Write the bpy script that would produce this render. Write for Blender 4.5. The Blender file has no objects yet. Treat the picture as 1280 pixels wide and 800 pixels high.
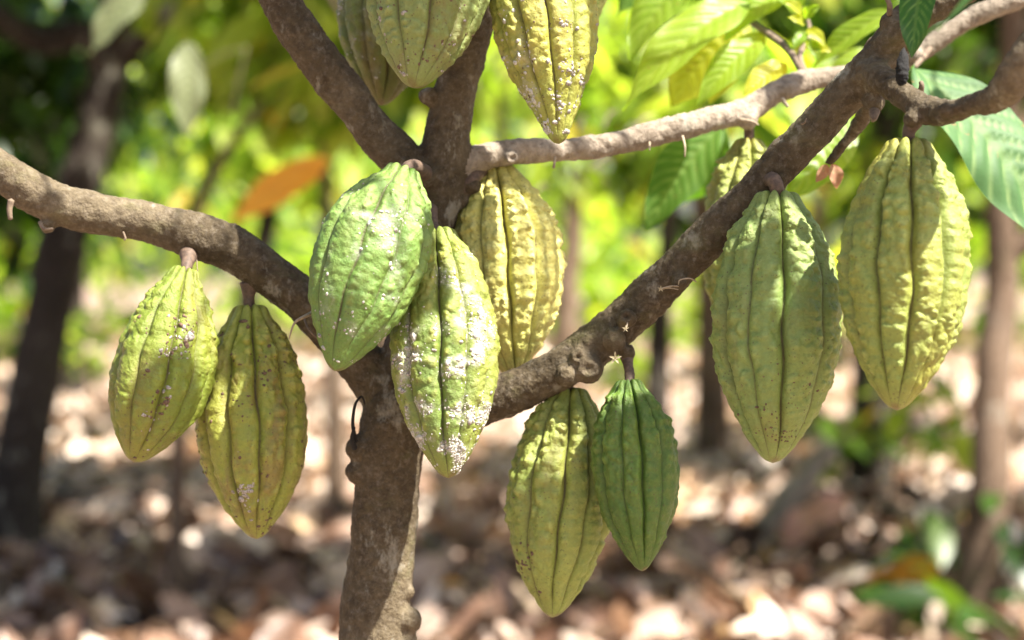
import bpy, math, random
import numpy as np
from mathutils import Vector, Matrix
R = math.radians
rng = np.random.default_rng(7)
random.seed(7)
scene = bpy.context.scene
COL = scene.collection

# ------------------------------------------------------------------ camera
H = 1.25
LENS = 60.0
K = 36.0 / LENS / 1280.0
HORIZ = 330.0
pitch = math.atan((400 - HORIZ) * K)
CAM = np.array([0, 0, H])
FWD = np.array([0, math.cos(pitch), -math.sin(pitch)])
UP = np.array([0, math.sin(pitch), math.cos(pitch)])
RT = np.array([1.0, 0, 0])
def at(px, py, d):
    return CAM + FWD * d + RT * ((px - 640) * K * d) + UP * ((400 - py) * K * d)
def ground_at(px, d):
    p = at(px, 400, d); p[2] = 0; return p
cd = bpy.data.cameras.new('camera'); cam = bpy.data.objects.new('camera', cd); COL.objects.link(cam)
cam.location = CAM; cam.rotation_euler = (R(90) - pitch, 0, 0)
cd.lens = LENS; cd.sensor_width = 36; cd.clip_start = 0.02; cd.clip_end = 400
cd.dof.use_dof = True; cd.dof.focus_distance = 1.205; cd.dof.aperture_fstop = 3.9
scene.camera = cam

# ------------------------------------------------------------------ light
SUN = np.array([0.46, -0.32, 0.85]); SUN /= np.linalg.norm(SUN)
w = bpy.data.worlds.new('World'); scene.world = w; w.use_nodes = True
nt = w.node_tree; bg = nt.nodes['Background']
sky = nt.nodes.new('ShaderNodeTexSky'); sky.sky_type = 'NISHITA'; sky.sun_disc = False
sky.sun_elevation = math.asin(SUN[2]); sky.sun_rotation = math.atan2(SUN[0], SUN[1])
sky.dust_density = 3.0; sky.air_density = 1.0
nt.links.new(sky.outputs[0], bg.inputs[0]); bg.inputs[1].default_value = 0.055
sl = bpy.data.lights.new('sun', 'SUN'); sl.energy = 5.0; sl.angle = R(0.7); sl.color = (1, .94, .84)
so = bpy.data.objects.new('sun', sl); COL.objects.link(so)
so.rotation_euler = Vector(SUN).to_track_quat('Z', 'Y').to_euler()
so.location = (2, -2, 6)
vs = scene.view_settings
vs.view_transform = 'Standard'; vs.look = 'None'; vs.exposure = 2.03; vs.gamma = 1

# ------------------------------------------------------------------ noise (numpy)
_p = np.random.default_rng(3).permutation(256); PERM = np.concatenate([_p, _p, _p])
G3 = np.random.default_rng(4).normal(size=(256, 3)); G3 /= np.linalg.norm(G3, axis=1)[:, None]
J3 = np.random.default_rng(5).random((256, 3))
def _h(i, j, k): return PERM[PERM[PERM[i & 255] + (j & 255)] + (k & 255)]
def perlin(p):
    pi = np.floor(p).astype(int); f = p - pi; u = f * f * f * (f * (f * 6 - 15) + 10)
    out = 0
    for a in (0, 1):
        wx = u[:, 0] if a else 1 - u[:, 0]
        for b in (0, 1):
            wy = u[:, 1] if b else 1 - u[:, 1]
            for c in (0, 1):
                wz = u[:, 2] if c else 1 - u[:, 2]
                g = G3[_h(pi[:, 0] + a, pi[:, 1] + b, pi[:, 2] + c)]
                out = out + wx * wy * wz * ((f - np.array([a, b, c])) * g).sum(1)
    return out * 1.6
def fbm(p, o=4):
    s = 0; a = 1
    for i in range(o):
        s = s + a * perlin(p + 17.3 * i); p = p * 2.03; a *= .5
    return s
def worley(p):
    pi = np.floor(p).astype(int); f = p - pi
    d = np.full(len(p), 9.0)
    for a in (-1, 0, 1):
        for b in (-1, 0, 1):
            for c in (-1, 0, 1):
                j = J3[_h(pi[:, 0] + a, pi[:, 1] + b, pi[:, 2] + c)] + np.array([a, b, c]) - f
                d = np.minimum(d, (j * j).sum(1))
    return np.sqrt(d)
def sm(x, a, b):
    t = np.clip((x - a) / (b - a), 0, 1); return t * t * (3 - 2 * t)
def nrm(v):
    v = np.asarray(v, float); return v / (np.linalg.norm(v, axis=-1, keepdims=True) + 1e-12)

# ------------------------------------------------------------------ mesh helpers
def mesh(name, V, F, mat, parent=None, attrs=None, smooth=True, loc=None):
    V = np.asarray(V, np.float32); F = np.asarray(F, np.int32)
    if loc is None and parent is not None: loc = np.array(parent.location)
    if loc is None: loc = np.zeros(3)
    L = (V - np.asarray(loc, np.float32)).astype(np.float32)
    me = bpy.data.meshes.new(name); n = F.shape[1]
    me.vertices.add(len(L)); me.vertices.foreach_set('co', L.ravel())
    me.loops.add(F.size); me.loops.foreach_set('vertex_index', F.ravel())
    me.polygons.add(len(F)); me.polygons.foreach_set('loop_start', np.arange(0, F.size, n, dtype=np.int32))
    me.polygons.foreach_set('loop_total', np.full(len(F), n, np.int32))
    me.polygons.foreach_set('use_smooth', np.full(len(F), smooth))
    if attrs:
        for k, a in attrs.items():
            at_ = me.attributes.new(k, 'FLOAT', 'POINT'); at_.data.foreach_set('value', np.asarray(a, np.float32))
    me.update(calc_edges=True); me.validate()
    if isinstance(mat, (list, tuple)):
        for m_ in mat: me.materials.append(m_)
    else: me.materials.append(mat)
    o = bpy.data.objects.new(name, me); COL.objects.link(o)
    if parent is not None: o.parent = parent
    else: o.location = loc
    return o
def tag(o, label=None, cat=None, group=None, kind=None):
    if label: o['label'] = label
    if cat: o['category'] = cat
    if group: o['group'] = group
    if kind: o['kind'] = kind
    return o
def empty(name, loc, **kw):
    o = bpy.data.objects.new(name, None); COL.objects.link(o); o.location = loc; o.empty_display_size = .05
    bpy.context.view_layer.update
    return tag(o, **kw)

def spline(pts, n):
    """Catmull-Rom through rows of pts (any dims), uniform n samples"""
    P = np.asarray(pts, float); m = len(P)
    Q = np.vstack([2 * P[0] - P[1], P, 2 * P[-1] - P[-2]])
    t = np.linspace(0, m - 1, n); i = np.minimum(t.astype(int), m - 2); f = (t - i)[:, None]
    a, b, c, d = Q[i], Q[i + 1], Q[i + 2], Q[i + 3]
    return .5 * ((2 * b) + (-a + c) * f + (2 * a - 5 * b + 4 * c - d) * f * f + (-a + 3 * b - 3 * c + d) * f ** 3)
def frames(C):
    T = nrm(np.gradient(C, axis=0))
    ref = np.array([0, -1.0, .1]) if abs(T[0][1]) < .9 else np.array([1.0, 0, 0])
    N = [nrm(np.cross(np.cross(T[0], ref), T[0]))]
    for t in T[1:]:
        v = N[-1] - t * np.dot(N[-1], t); N.append(nrm(v))
    N = np.array(N); B = np.cross(T, N); return T, N, B
def tube_vf(C, r, seg=16, cap=True):
    C = np.asarray(C, float); n = len(C); r = np.broadcast_to(r, (n,))
    T, N, B = frames(C)
    a = np.linspace(0, 2 * math.pi, seg, endpoint=False)
    V = C[:, None] + r[:, None, None] * (N[:, None] * np.cos(a)[None, :, None] + B[:, None] * np.sin(a)[None, :, None])
    V = V.reshape(-1, 3)
    i = np.arange(n - 1)[:, None] * seg; j = np.arange(seg)[None]; j2 = (j + 1) % seg
    F = np.stack([i + j, i + j2, i + seg + j2, i + seg + j], -1).reshape(-1, 4)
    if cap:
        k = len(V); V = np.vstack([V, C[0] - T[0] * r[0] * .5, C[-1] + T[-1] * r[-1] * .5])
        jj = np.arange(0, seg, 2)
        F1 = np.stack([np.full(len(jj), k), (jj + 2) % seg, jj + 1, jj], -1)
        e = (n - 1) * seg
        F2 = np.stack([np.full(len(jj), k + 1), e + jj, e + jj + 1, e + (jj + 2) % seg], -1)
        F = np.vstack([F, F1, F2])
    return V, F
class MB:
    def __init__(s): s.V = []; s.F = []; s.n = 0
    def add(s, V, F):
        s.V.append(V); s.F.append(np.asarray(F) + s.n); s.n += len(V)
    def tube(s, C, r, seg=10): s.add(*tube_vf(C, r, seg))
    def build(s, name, mat, parent=None, **kw): return mesh(name, np.vstack(s.V), np.vstack(s.F), mat, parent, **kw)

# ------------------------------------------------------------------ materials
class NT:
    def __init__(s, name):
        s.m = bpy.data.materials.new(name); s.m.use_nodes = True; s.t = s.m.node_tree
        s.b = s.t.nodes['Principled BSDF']; s.out = s.t.nodes['Material Output']
    def n(s, ty, **kw):
        x = s.t.nodes.new('ShaderNode' + ty)
        for k, v in kw.items(): setattr(x, k, v)
        return x
    def l(s, a, b): s.t.links.new(a, b)
    def attr(s, name): x = s.n('Attribute'); x.attribute_name = name; return x.outputs['Fac']
    def co(s, sc=(1, 1, 1)):
        tc = s.n('TexCoord'); mp = s.n('Mapping'); s.l(tc.outputs['Object'], mp.inputs[0]); mp.inputs['Scale'].default_value = sc
        return mp.outputs[0]
    def noise(s, scale, det=4, rough=.55, co=None, out=0):
        x = s.n('TexNoise'); x.inputs['Scale'].default_value = scale; x.inputs['Detail'].default_value = det
        x.inputs['Roughness'].default_value = rough; s.l(co if co is not None else s.co(), x.inputs['Vector']); return x.outputs[out]
    def vor(s, scale, co=None, out='Distance', feature='F1'):
        x = s.n('TexVoronoi'); x.feature = feature; x.inputs['Scale'].default_value = scale
        s.l(co if co is not None else s.co(), x.inputs['Vector']); return x.outputs[out]
    def ramp(s, f, stops, interp='LINEAR'):
        x = s.n('ValToRGB'); s.l(f, x.inputs[0]); e = x.color_ramp.elements; x.color_ramp.interpolation = interp
        while len(e) < len(stops): e.new(.5)
        for el, (p, c) in zip(e, stops):
            el.position = p; el.color = (*c, 1) if not isinstance(c, (int, float)) else (c, c, c, 1)
        return x.outputs[0]
    def mix(s, f, a, b, ty='MIX'):
        x = s.n('MixRGB'); x.blend_type = ty
        for i, v in ((0, f), (1, a), (2, b)):
            if hasattr(v, 'is_output') or hasattr(v, 'links'): s.l(v, x.inputs[i])
            elif isinstance(v, (int, float)): x.inputs[i].default_value = v if i == 0 else (v, v, v, 1)
            else: x.inputs[i].default_value = (*v, 1)
        return x.outputs[0]
    def math(s, op, a, b=0.0, clamp=False):
        x = s.n('Math'); x.operation = op; x.use_clamp = clamp
        for i, v in ((0, a), (1, b)):
            if isinstance(v, (int, float)): x.inputs[i].default_value = v
            else: s.l(v, x.inputs[i])
        return x.outputs[0]
    def bump(s, h, strength=.5, dist=.001, prev=None):
        x = s.n('Bump'); x.inputs['Strength'].default_value = strength; x.inputs['Distance'].default_value = dist
        s.l(h, x.inputs['Height'])
        if prev is not None: s.l(prev, x.inputs['Normal'])
        return x.outputs[0]

CM = (.78, .88, .60)
def pod_material(name, main, ridge, patch, patchamt=.5, stain=.3, rough=.5, seam_shade=(.06, .042, .016), white=0.0, seed=0):
    main, ridge, patch = [(c_[0] * CM[0], c_[1] * CM[1], c_[2] * CM[2]) for c_ in (main, ridge, patch)]
    t = NT(name)
    tc = t.n('TexCoord'); mp = t.n('Mapping'); t.l(tc.outputs['Object'], mp.inputs[0]); mp.inputs['Location'].default_value = (seed * 3.1, seed * 1.7, seed)
    co = mp.outputs[0]
    mp2 = t.n('Mapping'); t.l(co, mp2.inputs[0]); mp2.inputs['Scale'].default_value = (1, 1, .35); cs = mp2.outputs[0]
    big = t.ramp(t.noise(16, 3, .6, cs), [(.5 - patchamt * .25, 0.0), (.5 - patchamt * .25 + .22, 1.0)])
    c = t.mix(t.math('SUBTRACT', 1.0, big), main, patch)
    wart = t.attr('wart')
    c = t.mix(t.ramp(wart, [(.15, 0.0), (.75, .9)]), c, ridge)
    # fine mottling
    c = t.mix(t.ramp(t.noise(110, 6, .75, co), [(.40, .0), (.62, .65)]), c, t.mix(.5, c, (.17, .20, .04)), 'MIX')
    c = t.mix(t.ramp(t.noise(520, 3, .7, co), [(.38, .30), (.62, 0.0)]), c, t.mix(1.0, c, (.55, .52, .42), 'MULTIPLY'))
    # brown scarring stains, elongated
    st = t.math('MULTIPLY', t.ramp(t.noise(34, 6, .75, cs), [(.50, 0.0), (.64, 1.0)]), stain)
    c = t.mix(st, c, (.17, .10, .04))
    # pin prick specks
    pv = t.ramp(t.vor(330, co), [(.10, 1.0), (.22, 0.0)])
    pm = t.ramp(t.noise(45, 3, .6, co), [(.38, 0.0), (.55, 1.0)])
    c = t.mix(t.math('MULTIPLY', t.math('MULTIPLY', pv, pm), .85), c, (.07, .035, .02))
    # brown line in the furrow, crease shade painted in with it
    fs = t.math('MULTIPLY', t.attr('seam_shade'), 1.25, True)
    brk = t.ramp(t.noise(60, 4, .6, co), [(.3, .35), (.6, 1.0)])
    c = t.mix(t.math('MULTIPLY', t.math('MULTIPLY', fs, brk), .95), c, seam_shade)
    tip = t.attr('tip')
    c = t.mix(t.math('MULTIPLY', tip, .6), c, (.13, .08, .035))
    if white > 0:
        wm = t.math('MULTIPLY', t.attr('spots'), t.ramp(t.noise(85, 6, .8, co), [(.40, 0.0), (.60, 1.0)]))
        c = t.mix(t.math('MULTIPLY', wm, white * .8), c, (.46, .45, .40))
    t.l(c, t.b.inputs['Base Color'])
    t.l(t.ramp(t.noise(80, 4, .6, co), [(.3, rough - .14), (.7, rough + .12)]), t.b.inputs['Roughness'])
    t.b.inputs['Specular IOR Level'].default_value = .42
    t.b.inputs['Subsurface Weight'].default_value = .0
    b1 = t.bump(t.noise(230, 6, .7, co), .75, .0016)
    b2 = t.bump(t.noise(90, 4, .6, co), .45, .003, b1); b2 = t.bump(t.noise(620, 4, .75, co), .5, .0007, b2)
    t.l(b2, t.b.inputs['Normal'])
    return t.m

def bark_material(name, dark, mid, light, sc=1.0, moss=0.15, fine=True):
    t = NT(name); co = t.co()
    n1 = t.noise(9 * sc, 6, .65, co); n2 = t.noise(120 * sc, 6, .75, co)
    c = t.ramp(n1, [(.3, dark), (.5, mid), (.72, light)])
    c = t.mix(t.ramp(n2, [(.34, .75), (.62, 0.0)]), c, t.mix(1.0, c, (.36, .32, .30), 'MULTIPLY'))
    c = t.mix(t.ramp(t.noise(210 * sc, 5, .8, co), [(.50, 0.0), (.75, .4)]), c, t.mix(.6, c, (.42, .37, .31)))
    # lichen and scuffed patches
    c = t.mix(t.ramp(t.noise(26 * sc, 5, .7, t.co((1.3, 1, .8))), [(.58, 0.0), (.66, .6)]), c, (.30, .285, .23))
    c = t.mix(t.ramp(t.noise(14 * sc, 5, .7, t.co((.7, 1, 1.4))), [(.55, 0.0), (.75, moss)]), c, (.15, .16, .05))
    t.l(c, t.b.inputs['Base Color']); t.b.inputs['Roughness'].default_value = .85
    t.b.inputs['Specular IOR Level'].default_value = .25
    b = t.bump(n2, .8, .0022 / sc)
    if fine:
        b = t.bump(t.vor(420 * sc, co), .5, .0010, b)
        b = t.bump(t.noise(700 * sc, 3, .7, co), .35, .0006, b)
    t.l(b, t.b.inputs['Normal'])
    return t.m

def leaf_material(name, stops, trans=.45, tint=(.9, 1.0, .25), rough=.42, vein=False, island=True, spec=.4):
    t = NT(name)
    if island:
        g = t.n('NewGeometry'); c = t.ramp(g.outputs['Random Per Island'], stops)
    else:
        c = t.ramp(t.noise(9, 4, .6), stops)
    if vein:
        v = t.attr('vein')
        c = t.mix(t.math('MULTIPLY', v, .65), c, t.mix(.5, c, (.45, .55, .22)))
        c = t.mix(t.ramp(t.noise(160, 4, .7), [(.45, 0.0), (.75, .35)]), c, t.mix(1.0, c, (.6, .6, .5), 'MULTIPLY'))
        c = t.mix(t.ramp(t.noise(46, 5, .8), [(.63, 0.0), (.68, .8)]), c, (.18, .11, .04))
    t.l(c, t.b.inputs['Base Color']); t.b.inputs['Roughness'].default_value = rough
    t.b.inputs['Specular IOR Level'].default_value = spec
    tr = t.n('BsdfTranslucent'); t.l(t.mix(1.0, t.mix(1.0, c, (2.3, 2.3, 2.3), 'MULTIPLY'), tint, 'MULTIPLY'), tr.inputs[0])
    ms = t.n('MixShader'); ms.inputs[0].default_value = trans
    t.l(t.b.outputs[0], ms.inputs[1]); t.l(tr.outputs[0], ms.inputs[2]); t.l(ms.outputs[0], t.out.inputs[0])
    if vein:
        nb = t.bump(t.noise(220, 3, .6), .3, .0008); t.l(nb, t.b.inputs['Normal'])
    return t.m

def flat_mat(name, c1, c2, scale=200, rough=.7, bumpd=.0006):
    t = NT(name); n = t.noise(scale, 4, .7)
    t.l(t.ramp(n, [(.35, c1), (.65, c2)]), t.b.inputs['Base Color']); t.b.inputs['Roughness'].default_value = rough
    t.l(t.bump(n, .5, bumpd), t.b.inputs['Normal']); return t.m

BARK = bark_material('bark_main', (.046, .034, .019), (.092, .070, .040), (.170, .137, .087), 1.0, .4)
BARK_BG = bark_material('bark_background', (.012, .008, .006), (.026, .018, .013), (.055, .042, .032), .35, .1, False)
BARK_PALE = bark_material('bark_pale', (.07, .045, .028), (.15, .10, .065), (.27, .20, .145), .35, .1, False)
BARK_HZ = bark_material('bark_lit_pale', (.17, .135, .10), (.28, .235, .18), (.40, .345, .28), 1.0, .1)  # horizontal limb's sunlight painted in as paler bark; dead branch shares it
STALK = flat_mat('stalk_skin', (.055, .035, .024), (.14, .09, .06), 260, .7)
TWIGM = flat_mat('twig_bark', (.09, .06, .04), (.2, .15, .1), 200, .8)
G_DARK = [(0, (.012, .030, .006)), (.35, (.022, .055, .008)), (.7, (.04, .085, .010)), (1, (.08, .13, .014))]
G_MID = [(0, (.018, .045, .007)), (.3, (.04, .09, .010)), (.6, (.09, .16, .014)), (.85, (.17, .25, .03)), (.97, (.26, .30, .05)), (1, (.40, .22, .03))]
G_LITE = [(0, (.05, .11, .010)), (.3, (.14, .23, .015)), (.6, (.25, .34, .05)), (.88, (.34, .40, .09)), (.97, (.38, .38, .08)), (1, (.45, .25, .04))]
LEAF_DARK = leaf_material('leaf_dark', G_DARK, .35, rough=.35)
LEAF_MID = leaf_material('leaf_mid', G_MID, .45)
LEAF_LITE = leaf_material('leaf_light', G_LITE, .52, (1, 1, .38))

# ------------------------------------------------------------------ main tree skeleton
M = at
def path(rows, n):
    """rows: px, py, depth, width_px -> centreline + radius"""
    P = [list(M(x, y, d)) + [w_ * K * d / 2] for x, y, d, w_ in rows]
    S = spline(P, n); return S[:, :3], S[:, 3]
SEGS = []   # (part name, C, r)
trunk_rows = [(468, 830, 1.312, 100), (470, 760, 1.311, 94), (478, 690, 1.31, 86), (484, 610, 1.31, 86), (490, 550, 1.31, 92), (497, 500, 1.31, 84), (505, 455, 1.312, 66), (520, 380, 1.315, 58), (538, 300, 1.315, 58), (548, 235, 1.312, 66), (556, 190, 1.31, 64), (566, 130, 1.31, 58), (582, 65, 1.31, 58), (600, 0, 1.31, 58), (612, -60, 1.31, 56), (618, -180, 1.31, 50), (640, -330, 1.31, 46)]
tc_, tr_ = path(trunk_rows, 170)
b0 = tc_[0]
root = np.array([[b0[0] - .035, b0[1] + .02, -.05, .062], [b0[0] - .03, b0[1] + .015, .08, .048], [b0[0] - .02, b0[1] + .01, .35, .038], [b0[0] - .005, b0[1] + .005, .7, .033], [*b0, tr_[0]]])
rs = spline(root, 60)
SEGS.append(('trunk', np.vstack([rs[:-1, :3], tc_]), np.concatenate([rs[:-1, 3], tr_])))
left_rows = [(500, 545, 1.312, 60), (480, 492, 1.312, 66), (440, 440, 1.312, 62), (392, 388, 1.30, 60), (340, 345, 1.295, 60), (295, 315, 1.29, 62), (250, 297, 1.285, 62), (195, 280, 1.285, 54), (140, 270, 1.28, 54), (90, 261, 1.275, 58), (50, 245, 1.27, 56), (15, 222, 1.265, 52), (-40, 185, 1.26, 50), (-140, 140, 1.24, 46), (-260, 60, 1.22, 42)]
SEGS.append(('limb', *path(left_rows, 150)))
right_rows = [(488, 555, 1.312, 50), (520, 530, 1.312, 58), (560, 518, 1.306, 60), (610, 502, 1.30, 58), (660, 482, 1.292, 56), (705, 459, 1.286, 60), (745, 430, 1.28, 60), (790, 392, 1.275, 58), (850, 333, 1.262, 56), (900, 282, 1.252, 54), (950, 232, 1.242, 52), (1000, 180, 1.23, 53), (1050, 128, 1.22, 54), (1090, 86, 1.21, 58), (1118, 48, 1.205, 50), (1150, 8, 1.20, 46), (1200, -50, 1.2, 42), (1260, -130, 1.2, 38)]
SEGS.append(('limb', *path(right_rows, 180)))
ul_rows = [(548, 262, 1.312, 40), (530, 228, 1.31, 52), (502, 198, 1.306, 56), (465, 160, 1.30, 55), (425, 108, 1.295, 56), (390, 62, 1.29, 56), (355, 10, 1.285, 54), (330, -40, 1.28, 50), (290, -120, 1.26, 44), (230, -220, 1.24, 38)]
SEGS.append(('limb', *path(ul_rows, 110)))
hz_rows = [(556, 240, 1.312, 34), (572, 214, 1.312, 38), (598, 198, 1.315, 40), (640, 190, 1.32, 38), (700, 187, 1.33, 35), (760, 180, 1.34, 35), (820, 166, 1.352, 36), (880, 151, 1.365, 37), (930, 138, 1.378, 36), (968, 116, 1.388, 34), (1000, 103, 1.398, 36), (1050, 95, 1.41, 30), (1100, 92, 1.425, 27), (1140, 72, 1.44, 26), (1175, 48, 1.44, 28), (1215, 22, 1.44, 28), (1270, 0, 1.43, 30), (1380, -50, 1.43, 28)]
SEGS.append(('limb', *path(hz_rows, 160)))
fr_rows = [(1070, 108, 1.215, 40), (1088, 92, 1.20, 44), (1110, 104, 1.175, 36), (1135, 124, 1.155, 34), (1158, 138, 1.14, 38), (1185, 140, 1.12, 38), (1210, 133, 1.10, 34), (1245, 122, 1.08, 40), (1268, 96, 1.06, 46), (1290, 60, 1.05, 44), (1340, -20, 1.04, 38)]
SEGS.append(('branch', *path(fr_rows, 110)))
bk_rows = [(1078, 108, 1.235, 22), (1086, 130, 1.26, 22), (1074, 155, 1.28, 20), (1052, 184, 1.30, 15), (1034, 205, 1.31, 9)]
SEGS.append(('branch', *path(bk_rows, 50)))
up_rows = [(1100, 60, 1.20, 30), (1124, 40, 1.19, 34), (1160, 18, 1.18, 34), (1210, -10, 1.17, 32), (1290, -60, 1.15, 30)]
SEGS.append(('branch', *path(up_rows, 50)))
kn = [  # knots and cushions: px,py,d,width
    (708, 468, 1.262, 34), (735, 462, 1.262, 40), (783, 398, 1.25, 26), (850, 352, 1.245, 24), (768, 425, 1.252, 30), (784, 440, 1.262, 22), (722, 448, 1.26, 28),
    (60, 282, 1.268, 22), (238, 318, 1.28, 26), (313, 352, 1.29, 24), (270, 285, 1.278, 22), (640, 196, 1.305, 20), (536, 120, 1.30, 24), (530, 222, 1.29, 30),
    (936, 150, 1.37, 24), (985, 112, 1.385, 26), (1183, 138, 1.10, 26), (1140, 150, 1.14, 26), (1092, 128, 1.20, 28), (1122, 95, 1.18, 22),
    (450, 560, 1.30, 36), (446, 590, 1.30, 30), (512, 775, 1.30, 36), (508, 740, 1.302, 24), (505, 800, 1.302, 36), (1112, 28, 1.195, 30), (957, 228, 1.236, 20), (1143, 150, 1.135, 20), (590, 232, 1.31, 24), (518, 232, 1.30, 34), (575, 250, 1.312, 24), (1145, 70, 1.43, 22)]
allV = []; allF = []; nn = 0
def uv_ball(c, r, a=10, b=14):
    C = np.array([c + np.array([0, 0, r * z]) for z in np.cos(np.linspace(0.02, math.pi - .02, a))])
    rr = r * np.sin(np.linspace(0.02, math.pi - .02, a))
    return tube_vf(C, rr, b)
for nm, C, r in SEGS:
    r = r * (.88 if C is SEGS[4][1] else .94)
    V, F = tube_vf(C, r, 24); allV.append(V); allF.append(F + nn); nn += len(V)
for x, y, d, w_ in kn:
    V, F = uv_ball(M(x, y, d), w_ * K * d / 2); allV.append(V); allF.append(F + nn); nn += len(V)
tmp = mesh('tmp', np.vstack(allV), np.vstack(allF), BARK)
mod = tmp.modifiers.new('r', 'REMESH'); mod.mode = 'VOXEL'; mod.voxel_size = .0016
m2 = tmp.modifiers.new('s', 'SMOOTH'); m2.iterations = 14; m2.factor = .5
dg = bpy.context.evaluated_depsgraph_get(); ev = tmp.evaluated_get(dg); em = ev.to_mesh()
nv = len(em.vertices); TV = np.empty(nv * 3, np.float32); em.vertices.foreach_get('co', TV); TV = TV.reshape(-1, 3).astype(float)
TN = np.empty(nv * 3, np.float32); em.vertices.foreach_get('normal', TN); TN = TN.reshape(-1, 3).astype(float)
nl = len(em.loops); li = np.empty(nl, np.int32); em.loops.foreach_get('vertex_index', li)
lt = np.empty(len(em.polygons), np.int32); em.polygons.foreach_get('loop_total', lt)
print('tree remesh', nv, len(lt), set(lt.tolist()))
TF = li.reshape(-1, 4)
ev.to_mesh_clear(); bpy.data.objects.remove(tmp)
# bark relief: long furrows and cross cracks
disp = fbm(TV * 26, 3) * .0016 + fbm(TV * np.array([170, 170, 120]), 3) * .0007 + fbm(TV * 330, 2) * .0004
disp += -np.clip(.35 - np.abs(perlin(TV * 75 + 9)), 0, 1) * .0018 * sm(perlin(TV * 13 + 4), -.2, .3)
wr = worley(TV * 60); disp += sm(wr, .25, .0) * .0012 * sm(perlin(TV * 9), 0.05, .4)
# ring scars at fork and fallen-pod scars on the cushion knots
for (x, y, d, rr) in [(708, 468, 1.246, 9), (737, 462, 1.246, 13), (783, 396, 1.24, 8), (852, 354, 1.232, 8), (724, 446, 1.25, 8), (640, 197, 1.30, 6), (272, 284, 1.262, 6), (766, 408, 1.245, 9)]:
    c = M(x, y, d)
    q = np.linalg.norm((TV - c) * np.array([1, .55, 1.25]), axis=1) / (rr * K * d) + .35 * perlin(TV * 190 + x)
    near = q < 2.2
    disp[near] += (np.exp(-((q[near] - 1) / .25) ** 2) * .0015 - np.exp(-(q[near] / .5) ** 2) * .0034)
TV = TV + TN * disp[:, None]
# segmentation by nearest centreline
best = np.full(nv, 9.0); lab = np.zeros(nv, int)
for si, (nm, C, r) in enumerate(SEGS):
    sel = slice(None, None, 2)
    Cc, rc = C[sel], r[sel]
    for a in range(0, nv, 40000):
        D = np.linalg.norm(TV[a:a + 40000, None] - Cc[None], axis=2) / rc[None]
        dm = D.min(1) + (0 if si == 0 else .12)
        b_ = dm < best[a:a + 40000]
        lab[a:a + 40000][b_] = si; best[a:a + 40000][b_] = dm[b_]
tree = empty('cacao_tree', (b0[0] - .035, b0[1] + .02, 0), label='brown forked cacao tree in sharp focus that carries all the hanging pods', cat='tree')
fl = lab[TF]; fl = np.array([np.bincount(x).argmax() for x in fl]) if False else np.sort(fl, axis=1)[:, 1]
# true normals of the displaced whole
e1 = TV[TF[:, 2]] - TV[TF[:, 0]]; e2 = TV[TF[:, 3]] - TV[TF[:, 1]]; fn = np.cross(e1, e2)
VN = np.zeros_like(TV)
for c in range(4): np.add.at(VN, TF[:, c], fn)
VN = nrm(VN)
for si, (nm, C, r) in enumerate(SEGS):
    f = TF[fl == si]
    if len(f) == 0: continue
    u, inv = np.unique(f, return_inverse=True); f2 = inv.reshape(-1, 4)
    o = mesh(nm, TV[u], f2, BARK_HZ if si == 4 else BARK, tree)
    o.data.normals_split_custom_set_from_vertices(VN[u].tolist())

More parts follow.
